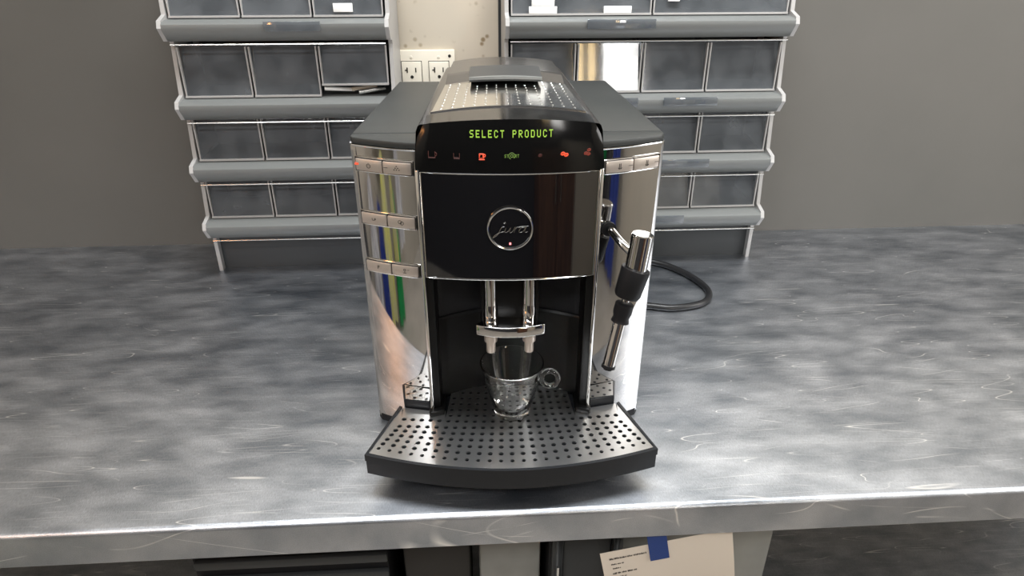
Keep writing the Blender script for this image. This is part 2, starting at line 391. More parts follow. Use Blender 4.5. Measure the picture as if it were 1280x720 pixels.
# display panel
nb = 28; WB = .0862
def dfy(x): return -.0105 * (1 - (x / WB) ** 2) - .0005
cols = [-WB + 2 * WB * i / nb for i in range(nb + 1)]
def crown(x, a=.0065): return a * (1 - (x / WB) ** 2)
rows = []
for k in range(7):
    t = k / 6
    r = []
    for x in cols:
        ztop = .3690 + crown(x) - .010 * max(0, (abs(x) - .078) / (WB - .078)) ** 2.2
        z = .3275 + (ztop - .3275) * t
        xx = x * (1 - .045 * t ** 2.5)
        r.append((xx, dfy(x) + .0035 * t * t, z))
    rows.append(r)
back = [[(p[0], .035, p[2]) for p in rows[-1]], [(p[0], .035, p[2]) for p in rows[0]]]
disp = part(MB().grid(rows + back + [rows[0]]), 'display_panel', 'display_black', smooth=True, angle=40)
for i in (0, -1):
    sd = MB().add([r[i] for r in rows] + [(r[i][0], .035, r[i][2]) for r in rows], [(k, k + 1, 8 + k, 7 + k) for k in range(6)])
    part(sd, 'display_end', 'display_black', disp)
# display text, 5x7 dot letters
F57 = {'S': ('01111', '10000', '10000', '01110', '00001', '00001', '11110'), 'E': ('11111', '10000', '10000', '11110', '10000', '10000', '11111'),
       'L': ('10000',) * 6 + ('11111',), 'C': ('01110', '10001', '10000', '10000', '10000', '10001', '01110'),
       'T': ('11111',) + ('00100',) * 6, 'P': ('11110', '10001', '10001', '11110', '10000', '10000', '10000'),
       'R': ('11110', '10001', '10001', '11110', '10100', '10010', '10001'), 'O': ('01110',) + ('10001',) * 5 + ('01110',),
       'D': ('11110',) + ('10001',) * 5 + ('11110',), 'U': ('10001',) * 6 + ('01110',), 'A': ('01110', '10001', '10001', '11111', '10001', '10001', '10001'),
       '@': ('01110', '10001', '10111', '10101', '10110', '10000', '01111')}
def surf(x, z, o=.0004):
    t = max(0, min(1, (z - .3275) / .046))
    return dfy(x) + .0035 * t * t - o
def matrix_text(mb, txt, xc, zc, pitch, dx, dz, bold=0.12, wave=1.0):
    for i, ch in enumerate(txt):
        if ch == ' ': continue
        x0 = xc + (i - (len(txt) - 1) / 2) * pitch
        for r_, row in enumerate(F57[ch]):
            for c_, b_ in enumerate(row):
                if b_ == '1':
                    x = x0 + (c_ - 2) * dx; z = zc + (3 - r_) * dz
                    a = dx * (.5 + bold); b = dz * (.5 + bold * .5); y = surf(x, z)
                    mb.box(x - a, x + a, y - .0003, y + .0003, z - b, z + b)
circ = lambda r_, cx=0, cz=0, a0=0, a1=360, n=12: [(cx + r_ * math.cos(R(a0 + (a1 - a0) * i / n)), cz + r_ * math.sin(R(a0 + (a1 - a0) * i / n))) for i in range(n + 1)]
tx = MB(); matrix_text(tx, 'SELECT PRODUCT', .0012, .3630, .00540, .00066, .00092, 0.02)
part(tx, 'display_text', 'led_green', disp)
iz = .3435
tx = MB(); matrix_text(tx, 'ST', -.0032, iz, .0021, .00030, .00040)
matrix_text(tx, 'RT', .0062, iz, .0021, .00030, .00040)

part(tx, 'start_mark', 'led_green_dim', disp)
def stroke(mb, pts, xc, zc, r=.00035):
    mb.tube([(xc + a, surf(xc + a, zc + b, .0001), zc + b) for a, b in pts], r, 6)
atm = MB()
stroke(atm, circ(.0028, 0, 0, -50, 250, 20), .0015, iz, .00030); stroke(atm, circ(.0012, 0, 0, 0, 360, 14), .0015, iz, .00032); stroke(atm, [(.0013, .0012), (.0013, -.0010), (.0022, -.0010)], .0015, iz, .00028)
part(atm, 'at_sign', 'led_green_dim', disp)
def cup_icon(name, m, xc, w_, h_, saucer):
    mb = MB(); zc = iz
    stroke(mb, [(-w_, h_), (-w_, -h_), (w_, -h_), (w_, h_)], xc, zc)
    if saucer == 2:
        stroke(mb, [(-w_, h_ * .9), (w_, h_ * .9)], xc, zc, .0006); stroke(mb, [(-w_ * .8, -h_ * .1), (-w_ * .8, h_ * .3)], xc, zc, .0005)
        stroke(mb, [(w_ * .7, -h_ * .6), (w_ * .7, h_ * .6)], xc, zc, .0005)
        stroke(mb, [(-w_ * 1.2, -h_ - .0012), (w_ * 1.4, -h_ - .0012)], xc, zc, .0005)
        stroke(mb, spline([(w_, h_ * .8), (w_ + .0013, h_ * .6), (w_ + .0012, -.0004), (w_, -h_ * .4)]), xc, zc, .0004)
    elif saucer:
        stroke(mb, [(-w_, -h_ - .0009), (w_, -h_ - .0009)], xc, zc)
    else:
        stroke(mb, spline([(w_, h_ * .7), (w_ + .0014, h_ * .4), (w_ + .0010, -.0008), (w_, -h_ * .3)]), xc, zc)
        stroke(mb, [(-w_, -h_ * .8), (w_, -h_ * .8)], xc, zc, .0002)
    part(mb, name, m, disp)
cup_icon('large_cup_symbol', 'led_red_dim', -.0702, .0030, .0030, 0)
cup_icon('small_cup_symbol', 'led_red_dim', -.0478, .0026, .0020, 1)
cup_icon('espresso_cup_symbol', 'led_red', -.0255, .0020, .0020, 2)
def beans(name, m, xc, pts):
    mb = MB()
    for a, b, r_ in pts:
        x = xc + a; z = iz + b; y = surf(x, z, .0001)
        q = [(x + r_ * 1.25 * math.cos(t) + r_ * .3 * math.sin(t), y, z + r_ * math.sin(t)) for t in [2 * PI * k / 12 for k in range(12)]]
        mb.tube(q, r_ * .42, 5, closed=True); mb.tube([(x - r_ * .5, y, z - r_ * .3), (x + r_ * .5, y, z + r_ * .3)], r_ * .3, 5)
    part(mb, name, m, disp)
beans('mild_bean_symbol', 'led_red_dim', .0268, [(0, 0, .0011)])
beans('normal_bean_symbol', 'led_red', .0487, [(-.0013, .0008, .0013), (.0018, -.0004, .0013)])
beans('strong_bean_symbol', 'led_red_mid', .0695, [(-.0010, .0000, .0011), (.0018, .0028, .0011), (.0016, -.0008, .0011)])

# roof of the central tower: crowned shell
def roof_z(x, y, lift=0.0):
    t = (y - .0) / .33
    half = .0825 - .008 * t
    ze = .3680 - .006 * t
    return ze + .0072 * (1 - min(1, (x / half) ** 2)) + lift
rows = []
ny = 14
for j in range(ny + 1):
    y = .0045 + (.328 - .0045) * j / ny; t = y / .33
    half = .0820 - .008 * t; r = [(-half - .0040, y, .343), (-half - .0022, y, roof_z(half, y) - .006), (-half - .0004, y, roof_z(half, y) - .0012)]
    for i in range(nb + 1):
        x = -half + .0015 + (2 * half - .003) * i / nb
        r.append((x, y, roof_z(x, y)))
    r += [(half + .0004, y, roof_z(half, y) - .0012), (half + .0022, y, roof_z(half, y) - .006), (half + .0040, y, .343)]
    rows.append(r)
rows.append([(p[0] * .985, p[1] + .004, .343) for p in rows[-1]])
part(MB().grid(rows), 'tower_top', 'roof_plastic', smooth=True, angle=50)
def crown_patch(hw0, hw1, y0, y1, lift, th, nx=24, nyy=10, bulge0=0.0, side=None):
    top = []; bot = []
    for j in range(nyy + 1):
        t = j / nyy; hw = hw0 + (hw1 - hw0) * t; rt = []; rb = []
        for i in range(nx + 1):
            x = -hw + 2 * hw * i / nx
            y = y0 + (y1 - y0) * t + bulge0 * (1 - t) * (1 - (x / hw) ** 2)
            L = lift if not callable(lift) else lift(x, t)
            rt.append((x, y, roof_z(x, y, L))); rb.append((x, y, roof_z(x, y, L - th)))
        top.append(rt); bot.append(rb)
    mb = MB(); mb.grid(top); mb.grid(bot)
    mb.grid([top[0], bot[0]]); mb.grid([top[-1], bot[-1]])
    mb.grid([[r[0] for r in top], [r[0] for r in bot]]); mb.grid([[r[-1] for r in top], [r[-1] for r in bot]])
    return mb
wp = part(crown_patch(.0725, .0668, .050, .205, .0012, .002), 'warming_plate', 'plate_steel', smooth=True)
part(crown_patch(.0735, .0727, .0445, .0495, .0016, .002, nyy=2), 'plate_edge', 'chrome_trim', wp, smooth=True)
dots = MB()
for j in range(11):
    y = .056 + j * .0138
    for i in range(13):
        x = (i - 6) * .0107 * (1 - .055 * j / 11)
        if abs(x) < .0700:
            z = roof_z(x, y, .0012)
            dots.lathe([(.0013, 0), (.0009, .0004), (0.0002, .0005)], (x, y, z), 7)
tag(part(dots, 'raised_dots', 'chrome_trim', wp, smooth=True), kind='stuff')
hl = part(crown_patch(.0672, .0640, .188, .318, lambda x, t: .0012 + .0065 * min(1, t * 4.5), .003, nyy=18, bulge0=.0), 'bean_lid', 'roof_plastic', smooth=True, angle=60)
# grip of the bean lid
g = crown_patch(.0395, .0400, .160, .222, lambda x, t: .0120 - .002 * (1 - t) ** 2, .0050, nyy=6, bulge0=-.004)
part(g, 'lid_grip', 'dark_plastic', hl, smooth=True)
part(crown_patch(.0396, .0396, .1570, .1600, lambda x, t: .0102, .0028, nyy=1, bulge0=-.004), 'grip_edge', 'grey_plastic', hl, smooth=True)

# chrome side panels, shoulder plates, buttons
NI = (.0890, .0330); NO = (.1520, .0560)
def pp(s, u, z, off=0.0):
    """point on the slanted side panel: u metres from the inner edge, off metres out of it"""
    L = math.hypot(NO[0] - NI[0], NO[1] - NI[1]); t = u / L
    ex, ey = (NO[0] - NI[0]) / L, (NO[1] - NI[1]) / L
    b = .0022 * (1 - (2 * t - 1) ** 2) + off
    return (s * (NI[0] + ex * u + ey * b), NI[1] + ey * u - ex * b, z)
PL = math.hypot(NO[0] - NI[0], NO[1] - NI[1])
for s in (-1, 1):
    outer = [pp(s, PL * i / 16, 0)[:2] for i in range(17)]
    outer += [(s * .1548, .0585), (s * .1555, .063), (s * .1552, .075), (s * .142, .322)]
    inner = [(s * .1395, .320), (s * .1527, .075), (s * .1522, .0640), (s * .1505, .0600)] + [pp(s, PL * i / 16, 0, -.003)[:2] for i in range(15, -1, -1)]
    sp = part(MB().prism(outer + inner, .006, .3370), 'side_panel', 'chrome', smooth=True, angle=30)
    rim = [pp(s, PL * i / 16, .3365, .0003) for i in range(17)] + [(s * .1552, .060, .3365), (s * .1558, .075, .3365)]
    part(MB().tube(rim, .0009, 6), 'panel_rim', 'chrome_trim', sp, smooth=True)
    # base strip of the panel
    part(MB().prism([pp(s, u, 0, .0006)[:2] for u in (.030, .045, PL)] + [(s * .156, .062), (s * .150, .075), (s * .11, .05)], .0, .009), 'base_strip', 'matte_black')
    # shoulders: front cap then the long cover
    ci = .086
    cap = [(s * ci, .0325)] + [pp(s, PL * i / 10, 0, -.0002)[:2] for i in range(11)] + [(s * .1550, .0610), (s * .1548, .0700), (s * ci, .0700)]
    part(MB().prism(cap, .3372, .3440), 'shoulder_cap', 'lid_plastic', bevel=.0018)
    part(MB().prism([(s * ci, .0712), (s * .1545, .0712), (s * .1375, .332), (s * .078, .332)], .3350, .3440), 'shoulder_cover', 'lid_plastic', bevel=.0012)

def button_row(s, z, n, marks, led=None):
    u0, u1 = .0030, PL - .0022
    h = .0072
    # black recess plate
    r0 = [pp(s, u0 + (u1 - u0) * i / 12, 0, .0008)[:2] for i in range(13)]; r1 = [pp(s, u0 + (u1 - u0) * i / 12, 0, .0)[:2] for i in range(12, -1, -1)]
    rec = part(MB().prism(r0 + r1, z - h, z + h), 'button_recess', 'ink')
    loop = [pp(s, u0 + (u1 - u0) * i / 12, z + h, .001) for i in range(13)] + [pp(s, u0 + (u1 - u0) * i / 12, z - h, .001) for i in range(12, -1, -1)]
    part(MB().tube(loop, .0006, 6, closed=True), 'recess_rim', 'chrome_trim', rec, smooth=True)
    m = (u0 + u1) / 2
    for k, (a, b) in enumerate(((u0 + .0010, m - .0005), (m + .0005, u1 - .0010))):
        f = [pp(s, a + (b - a) * i / 6, 0, .0030)[:2] for i in range(7)]; g2 = [pp(s, a + (b - a) * i / 6, 0, .0006)[:2] for i in range(6, -1, -1)]
        bt = part(MB().prism(f + g2, z - h + .0012, z + h - .0014), 'button', 'button_metal', bevel=.0009)
        c = (a + b) / 2
        mb = MB()
        for st in marks[k]:
            mb.tube([pp(s, c + (-s * 1) * -px * 1.0 if s > 0 else c - px, z + pz, .0032) for px, pz in st], .00028, 5)
        if marks[k]: part(mb, 'button_symbol', 'ink', bt)
    return rec
power = [circ(.0021, 0, -.0004, 120, 420), [(0, .0006), (0, .0026)]]
dash = lambda x: [(x - .0022, .0), (x + .0022, .0)]
tri = [circ(.0004, a, b, n=6) for a, b in ((0, .0022), (-.0013, .0004), (.0013, .0004), (-.0026, -.0014), (0, -.0014), (.0026, -.0014))]
cupm = [[(-.0018, .0012), (-.0016, -.0012), (.0008, -.0012), (.0012, .0012)], circ(.0008, .0016, .0002, n=6)]
cups2 = [circ(.0018, -.001, .0006), circ(.0018, .0012, -.0006)]
pmark = [[(-.0008, -.0018), (-.0008, .0018), (.0006, .0018), (.0012, .001), (.0004, .0001), (-.0008, .0001)]]
knobm = [circ(.0012, 0, .0014), [(-.0018, -.0022), (.0018, -.0022)], [(0, 0), (0, -.0022)], [(.003, .0016), (.005, .0016)]]
jet = [[(-.0008, .0030), (-.0008, -.0024)], [(.0008, .0030), (.0008, -.0024)], [(-.0020, -.0012), (-.0008, -.0028), (.0, -.0018), (.0008, -.0028), (.0020, -.0012)]]
# on the left the row reads outwards (k = 0 is the inner button)
rr = button_row(-1, .3185, 0, (tri + [dash(-.0115)], power), None)
part(MB().box(-.0022, .0022, -.0006, .0006, -.0009, .0009), 'power_light', 'led_red', rr).location = Vector(pp(-1, PL - .0050, .3190, .0032))
button_row(-1, .2625, 0, (cups2, cupm))
button_row(-1, .2085, 0, (knobm, pmark))
button_row(1, .3185, 0, (jet + [dash(.0115)], jet + [dash(.0115)]))

# twin spout
def spout():
    x0 = .0005
    bar_t, bar_b = .1640, .1520
    def arc(hw, yc, bul, n=16): return [(x0 - hw + 2 * hw * i / n, yc + bul * (1 - (2 * i / n - 1) ** 2)) for i in range(n + 1)]
    fr = arc(.0355, -.0020, -.0075); bk = arc(.0355, .0030, .012)[::-1]
    sp = part(MB().prism(fr + bk, bar_b, bar_t), 'spout_bar', 'chrome', bevel=.0012, seg=3)
    for sx in (-.0205, .0195):
        x = x0 + sx
        part(MB().lathe([(.0068, .02), (.0068, .085)], (x, .010, .150), 24), 'spout_tube', 'chrome', sp, smooth=True)
        part(MB().lathe([(.0069, .0), (.0074, .004), (.0074, .016), (.0066, .022), (.0, .022)], (x, .0100, .1620), 24), 'tube_collar', 'chrome', sp, smooth=True)
        part(MB().lathe([(0.0036, .0), (.0046, .0), (.0048, .001), (.0048, .0130), (.0068, .0132), (.0070, .0285), (.0040, .0285)], (x, .0040, .1285), 20), 'nozzle', 'button_metal', sp, smooth=True, angle=30)
    part(MB().box(x0 - .030, x0 + .030, .013, .034, .156, .2185), 'spout_carriage', 'cavity_black', sp, bevel=.003)
spout()

# drip tray: black shell, perforated steel grille, side wings
TZ = .0505
def front_y(x): return -.0905 + .0275 * (abs(x) / .147) ** 1.9 + 0
fx = [-.1465 + .293 * i / 30 for i in range(31)]
def tray_outline(off=0.0, fo=0.0):
    k = (.1465 + off) / .1465
    pts = [(x * k, front_y(x) - off - fo) for x in fx]
    return pts + [(.1200 + off, .0125 + off * .4), (.0870, .0050), (.0760, .0050), (.0760, .036)] + [(x, cav(x) - .004) for x in xs[::-1][1:-1]] + [(-.0760, .036), (-.0760, .0050), (-.0870, .0050), (-.1200 - off, .0125 + off * .4)]
tray = part(MB().prism(tray_outline(.0022), .0270, TZ - .0030), 'drip_tray', 'tray_black', smooth=True)
# rim round the grille
def ring_prism(a, b, z0, z1):
    n = len(a)
    return MB().grid([[(x, y, z0) for x, y in a], [(x, y, z1) for x, y in a], [(x, y, z1) for x, y in b], [(x, y, z0) for x, y in b], [(x, y, z0) for x, y in a]], True)
A = tray_outline(.0030)[:31]; B = tray_outline(-.0002)[:31]
def rimbox(pa, pb, name, z0=.0440, z1=TZ + .0012):
    rows = [[(x, y, z0) for x, y in pa], [(x, y, z1) for x, y in pa], [(x, y, z1) for x, y in pb], [(x, y, z0) for x, y in pb], [(x, y, z0) for x, y in pa]]
    mb = MB().grid(rows)
    for e in (0, -1): mb.add([r[e] for r in rows[:4]], [(0, 1, 2, 3)])
    part(mb, name, 'tray_black', tray, smooth=True, angle=40)
full_o = [(-.1200 - .003, .0140)] + A + [(.1200 + .003, .0140)]
full_i = [(-.1200, .0122)] + B + [(.1200, .0122)]
rimbox(full_o, full_i, 'tray_rim')
# undercut skirt
rows = []
for z, o in ((.0280, .0018), (.026, -.002), (.020, -.018), (.008, -.036), (.004, -.040)):
    pts = [(x * (1 + o / .1465), front_y(x) - o) for x in fx]
    rows.append([(pts[0][0] * .74, .03, z)] + [(x, y, z) for x, y in pts] + [(pts[-1][0] * .74, .03, z)])
part(MB().grid(rows), 'tray_skirt', 'tray_black', tray, smooth=True)
# grille with real holes: fan of cells
def gxy(k, r):
    """k: column -12..12 (real numbers allowed), r: row 0 (front) .. 12 (rear)"""
    y0 = -.0780 + .01045 * r
    pitch = .0114 - .0019 * min(r, 7) / 6.5 - .00012 * max(0, r - 7)
    sag = .0228 * max(0, 1 - r / 6.6)
    return (k * pitch, y0 + sag * (abs(k) / 12) ** 1.9 + (.0045 * (abs(k) / 12) ** 2 if r > 5 else .0))
def cell(mb, k, r, hole, zt, zb, rad, f=gxy, n=12, cf=None):
    c = [f(k - .5, r - .5), f(k + .5, r - .5), f(k + .5, r + .5), f(k - .5, r + .5)]
    if not hole:
        mb.add([(x, y, zt) for x, y in c], [(0, 1, 2, 3)]); return
    cx, cy = f(k, r)
    circ_ = [(cx + rad * math.cos(R(-135 + 360 * i / n)), cy + rad * math.sin(R(-135 + 360 * i / n))) for i in range(n)]
    vs = [(x, y, zt) for x, y in c] + [(x, y, zt) for x, y in circ_] + [(x, y, zb) for x, y in circ_]
    q = n // 4; fs = []
    for sd_ in range(4):
        fs.append((sd_, (sd_ + 1) % 4) + tuple(4 + (sd_ * q + j) % n for j in range(q, -1, -1)))
    for i in range(n): fs.append((4 + i, 4 + (i + 1) % n, 4 + n + (i + 1) % n, 4 + n + i))
    mb.add(vs, fs)
gr = MB()
for r in range(0, 7):
    for k in range(-12, 13):
        cell(gr, k, r, True, TZ, TZ - .0016, (.0021 if r == 0 else .0026))
for r in range(7, 13):
    for k in range(-7, 8):
        x, y = gxy(k, r)
        inside = abs(x) < .070 and y < cav(x) - .007
        if gxy(k, r - .5)[1] < cav(min(.0755, abs(x))) + .0: cell(gr, k, r, inside, TZ, TZ - .0016, .0025)
# margins: front strip, side strips
for k in range(-12, 13):
    a, b = gxy(k - .5, -.5), gxy(k + .5, -.5)
    gr.add([(a[0], a[1], TZ), (b[0], b[1], TZ), (b[0], front_y(min(.146, abs(b[0]))) + .0006, TZ), (a[0], front_y(min(.146, abs(a[0]))) + .0006, TZ)], [(0, 1, 2, 3)])
for s in (-1, 1):
    side = [(.1462, front_y(.1462) + .001), (.1200, .0120)]
    prev = None
    for j in range(8):
        g0 = gxy(s * 12.5, j - .5); t = j / 7
        o0 = (s * (side[0][0] + (side[1][0] - side[0][0]) * t), side[0][1] + (side[1][1] - side[0][1]) * t)
        if j == 0:
            fcorner = (g0[0], front_y(min(.146, abs(g0[0]))) + .0006)
            gr.add([(*g0, TZ), (*fcorner, TZ), (*o0, TZ)], [(0, 1, 2)])
        if prev: gr.add([(*prev[0], TZ), (*g0, TZ), (*o0, TZ), (*prev[1], TZ)], [(0, 1, 2, 3)])
        prev = (g0, o0)
    # rear strip of the wing
    pts = [gxy(s * k, 6.5) for k in (7.5, 8.5, 9.5, 10.5, 11.5, 12.5)]
    pr = [(x, y, TZ) for x, y in pts]
    bk_ = [(s * min(abs(x), .1200), .0050 + (.0075 * max(0, (abs(x) - .087)) / .033), TZ) for x, y in pts]
    gr.grid([pr, bk_])
part(gr, 'grille', 'tray_steel', tray)
# raised side wings behind the grille
for s in (-1, 1):
    base = [(s * .0885, .0080), (s * .1175, .0140), (s * .1235, .046), (s * .0885, .0345)]
    wg = part(MB().prism(base, .0440, .0600), 'side_wing', 'tray_black', bevel=.0012)
    mb = MB()
    def wf2(k, r, s=s):
        u, v = k / 4 + .5, r / 4 + .5   # 0..1
        x = .0892 + u * (.0265 + .004 * v)
        y0 = .0095 + .0045 * u; y1 = .0310 + .0100 * u
        return (s * x, y0 + (y1 - y0) * v)
    for r in (-1.5, -.5, .5, 1.5):
        for k in (-1.5, -.5, .5, 1.5):
            hole = (int(k + 1.5) + int(r + 1.5)) % 2 == 0
            cell(mb, k, r, hole, .0608, .0596, .0019, f=wf2)
    part(mb, 'wing_grille', 'tray_steel', wg)

# steam wand
def Pm(x, y, z): return (x, y, z)
WP = [(.1275, -.004, .2640), (.1235, -.006, .2280), (.1160, -.009, .1985), (.1125, -.011, .1800), (.1105, -.012, .1710), (.0995, -.024, .1215)]
def lerp(a, b, t): return tuple(p + (q - p) * t for p, q in zip(a, b))
wand = part(MB().tube(spline([(.1020, .037, .2530), (.1040, .026, .2530), (.1090, .012, .2495), (.1170, .001, .2440), (.1240, -.005, .2400)]), .0042, 16), 'steam_pipe', 'chrome', smooth=True)
def seg_lathe(name, m, a, b, prof, par=wand, seg=28):
    prof = [(q * 1.13, t) for q, t in prof]
    a, b = Vector(a), Vector(b); L = (b - a).length
    part(MB().lathe([(r_, t * L) for r_, t in prof], a, seg, axis=(b - a)), name, m, par, smooth=True, angle=40)
seg_lathe('wand_handle', 'chrome', WP[0], WP[1], [(0, 0), (.0088, 0), (.0097, .03), (.0097, 1), (0, 1)])
seg_lathe('wand_collar', 'matte_black', WP[1], WP[2], [(0, 0), (.0125, 0), (.0128, .05), (.0118, .9), (.0105, 1), (0, 1)])
seg_lathe('wand_neck', 'chrome', lerp(WP[1], WP[2], .9), lerp(WP[2], WP[3], .5), [(.0034, 0), (.0034, 1)])
seg_lathe('wand_knob', 'matte_black', lerp(WP[2], WP[3], .35), WP[4], [(0, 0), (.0068, 0), (.0084, .06), (.0084, .5), (.0070, .75), (.0082, .97), (.006, 1), (0, 1)])
seg_lathe('frother_tube', 'chrome', WP[4], WP[5], [(.0058, 0), (.0058, .93), (0, .93)])
seg_lathe('frother_tip', 'matte_black', lerp(WP[4], WP[5], .90), WP[5], [(0, 0), (.0063, 0), (.0063, .6), (.0040, .7), (.0040, 1), (0, 1)])
part(MB().lathe([(0, 0), (.0075, 0), (.0075, .006), (0, .006)], (.1010, .0395, .2530), 20, axis=(.1, -1, 0)), 'pipe_socket', 'matte_black', smooth=True)

# ------------------------------------------------------------------ glass cup on the grille
cup = thing('espresso_cup', 'small clear glass espresso cup with a round handle on the drip tray grille', 'cup', MX @ Matrix.Translation((.0020, .0010, TZ + .0002)) @ Matrix.Rotation(R(-6), 4, 'Z'))
co = [(0, .0), (.0165, .0), (.0190, .0012), (.0196, .0030), (.0200, .0060), (.0208, .0085), (.0226, .016), (.0262, .030), (.0300, .046), (.0326, .058), (.0334, .0628), (.0339, .0638), (.0341, .0648), (.0339, .0656), (.0334, .0660)]
ci = [(.0329, .0659), (.0325, .0654), (.0323, .0646), (.0321, .0636), (.0313, .056), (.0287, .045), (.0250, .030), (.0214, .018), (.0185, .0110), (.0150, .0080), (0, .0074)]
MB().lathe(co + ci, (0, 0, 0), 56).obj('bowl', 'cup_glass', cup, smooth=True, angle=60)
rg = [(.0405 + .0088 * math.cos(a), 0, .0465 + .0098 * math.sin(a)) for a in [2 * PI * k / 40 for k in range(40)]]
MB().tube(rg, .0029, 14, closed=True).obj('handle', 'cup_glass', cup, smooth=True)

# power cord on the counter behind the machine
cord = MB().tube(spline([(.115, .99, .012), (.17, 1.045, .006), (.215, 1.088, .0055), (.262, 1.075, .0055), (.300, 1.030, .0055), (.318, .975, .0055), (.300, .935, .0055), (.250, .918, .0055), (.200, .925, .0055), (.155, .90, .008), (.135, .885, .014)], 8), .0052, 12)
o = cord.obj('power_cord', 'cable_rubber', smooth=True)
o.matrix_world = Matrix.Translation((0, 0, T))
tag(o, 'black power cord looping over the counter to the right behind the coffee machine', 'cord')

# ------------------------------------------------------------------ tilt bin racks against the wall
def rack(name, label, x0, x1, tiers, contents):
    t = thing(name, label, 'rack', at(x0, 1.09, 0), 'bin racks on the back wall')
    W_ = x1 - x0
    def rp(mb, nm, m, par=None, **k): return mb.obj(nm, m, par or t, **k)
    zt = max(z for z, _ in tiers) + .085
    prof = [(.112, .0), (.112, zt), (.0, zt)]
    e = []
    for z, _ in sorted(tiers, key=lambda q: -q[0]):
        e += [(.002, z + .0745), (-.008, z + .004), (-.030, z - .002), (-.034, z - .012), (-.020, z - .031), (.0, z - .034)]
    prof += e + [(.0, .03), (.0, .0)]
    for a in (0, W_ - .006):
        rp(MB().prismx(prof, a, a + .006), 'end_panel', 'pale_plastic')
    rp(MB().box(.006, W_ - .006, .100, .112, 0, zt), 'back_panel', 'dark_plastic')
    rp(MB().box(.006, W_ - .006, -.004, .1, zt - .006, zt), 'top_panel', 'grey_plastic')
    rp(MB().box(.006, W_ - .006, .012, .1, 0, min(z for z, _ in tiers) - .034), 'plinth', 'dark_plastic')
    for z, divs in tiers:
        lip = [(.10, z - .002), (-.006, z - .002), (-.028, z - .004), (-.033, z - .007), (-.034, z - .014), (-.020, z - .031), (.0, z - .034), (.1, z - .034)]
        rp(MB().prismx(lip, .006, W_ - .006), 'tier_tray', 'grey_plastic', smooth=True, angle=50)
        rp(MB().tube([(.008, -.020, z - .0360), (W_ - .008, -.020, z - .0360)], .0012, 8), 'tier_rod', 'rack_metal', smooth=True)
        for k in range(len(divs) - 1):
            a, b = divs[k] + .0015, divs[k + 1] - .0015
            opened = contents.get((round(z, 3), k), 0)
            z1 = z + .0725
            tilt = .010 if not opened else .020
            mb = MB(); th = .002
            # bin: front, two cheeks, back, bottom
            z0 = z + (.016 if opened else 0)
            mb.box(a, b, -.004 - .0, -.004 + th, z0, z1)
            rp_o = MB().prismx([(-.006, z0), (-.006 + th, z0), (.006 + th, z1), (.006, z1)], a, b)
            bn = rp(rp_o, 'bin', 'clear_plastic')
            ch = MB().prismx([(-.003, z0 + .001), (.085, z + .010), (.060, z1), (.009, z1)], a, a + .0018)
            rp(ch, 'bin_cheek', 'clear_plastic', bn)
            rp(MB().prismx([(-.003, z0 + .001), (.085, z + .010), (.060, z1), (.009, z1)], b - .0018, b), 'bin_cheek', 'clear_plastic', bn)
            fr = MB().box(a, b, -.0085, -.0055, z0 - .0005, z0 + .0022).box(a, a + .002, -.006, -.001, z0, z1).box(b - .002, b, -.006, -.001, z0, z1)
            rp(fr, 'bin_frame', 'pale_plastic', bn)
            for (la, lb, lz0, lz1) in LABELS.get((name2, round(z, 3), k), ()):
                rp(MB().box(la, lb, -.0086, -.0064, z + lz0, z + lz1), 'bin_label', 'label_white', bn, bevel=.0006)
        for (ha, hb) in HOLD.get((name2, round(z, 3)), ()):
            rp(MB().box(ha, hb, -.0365, -.0345, z - .0165, z - .0035), 'label_holder', 'clear_plastic', bevel=.0005)
    return t
LABELS = {}; HOLD = {}
z4 = (.411, .297, .198, .101)
# right rack, x from -.006
name2 = 'R'
LABELS[('R', .411, 0)] = [(.036, .078, .002, .012), (.040, .074, .012, .032), (.148, .190, .002, .012)]
LABELS[('R', .411, 1)] = [(.244, .262, .018, .032)]
LABELS[('R', .297, 0)] = []
LABELS[('R', .297, 1)] = [(.144, .176, .001, .011)]
HOLD[('R', .411)] = [(.120, .222)]; HOLD[('R', .297)] = [(.100, .205), (.245, .330)]; HOLD[('R', .198)] = [(.24, .33)]; HOLD[('R', .101)] = [(.20, .30)]
wide = [.008, .222, .432]; narrow = [.008, .111, .214, .317, .432]
RR = rack('bin_rack', 'grey tilt bin rack with clear bins to the right of the wall socket', -.006, .434, [(z4[0], wide), (z4[1], narrow), (z4[2], narrow), (z4[3], narrow)], {})
name2 = 'L'
LABELS[('L', .411, 2)] = [(.246, .274, .006, .018)]
HOLD[('L', .411)] = [(.15, .23)]
nl = [.008, .112, .215, .319]
LR = rack('bin_rack', 'grey tilt bin rack left of the wall socket, one bin tipped open over loose tools', -.502, -.175, [(z, nl) for z in z4], {(.297, 2): 1})
# loose tools seen under the raised bin of the left rack
for i, (a, b, zz, yy, dz, m, lab) in enumerate(((.218, .262, .307, -.001, -.004, 'label_white', 'white plastic stick lying in the open bin of the left rack'),
                                             (.258, .296, .304, .006, .003, 'beige_paint', 'beige wooden stick lying in the open bin of the left rack'),
                                             (.270, .310, .301, -.002, .004, 'rack_metal', 'short metal rod lying in the open bin of the left rack'))):
    o = MB().tube([(a, yy, zz - .0), (b, yy + .01, zz + dz)], .0030, 8).obj('stick', m, smooth=True, mtx=at(-.502, 1.09, 0)); tag(o, lab, 'stick', 'sticks in the open bin')

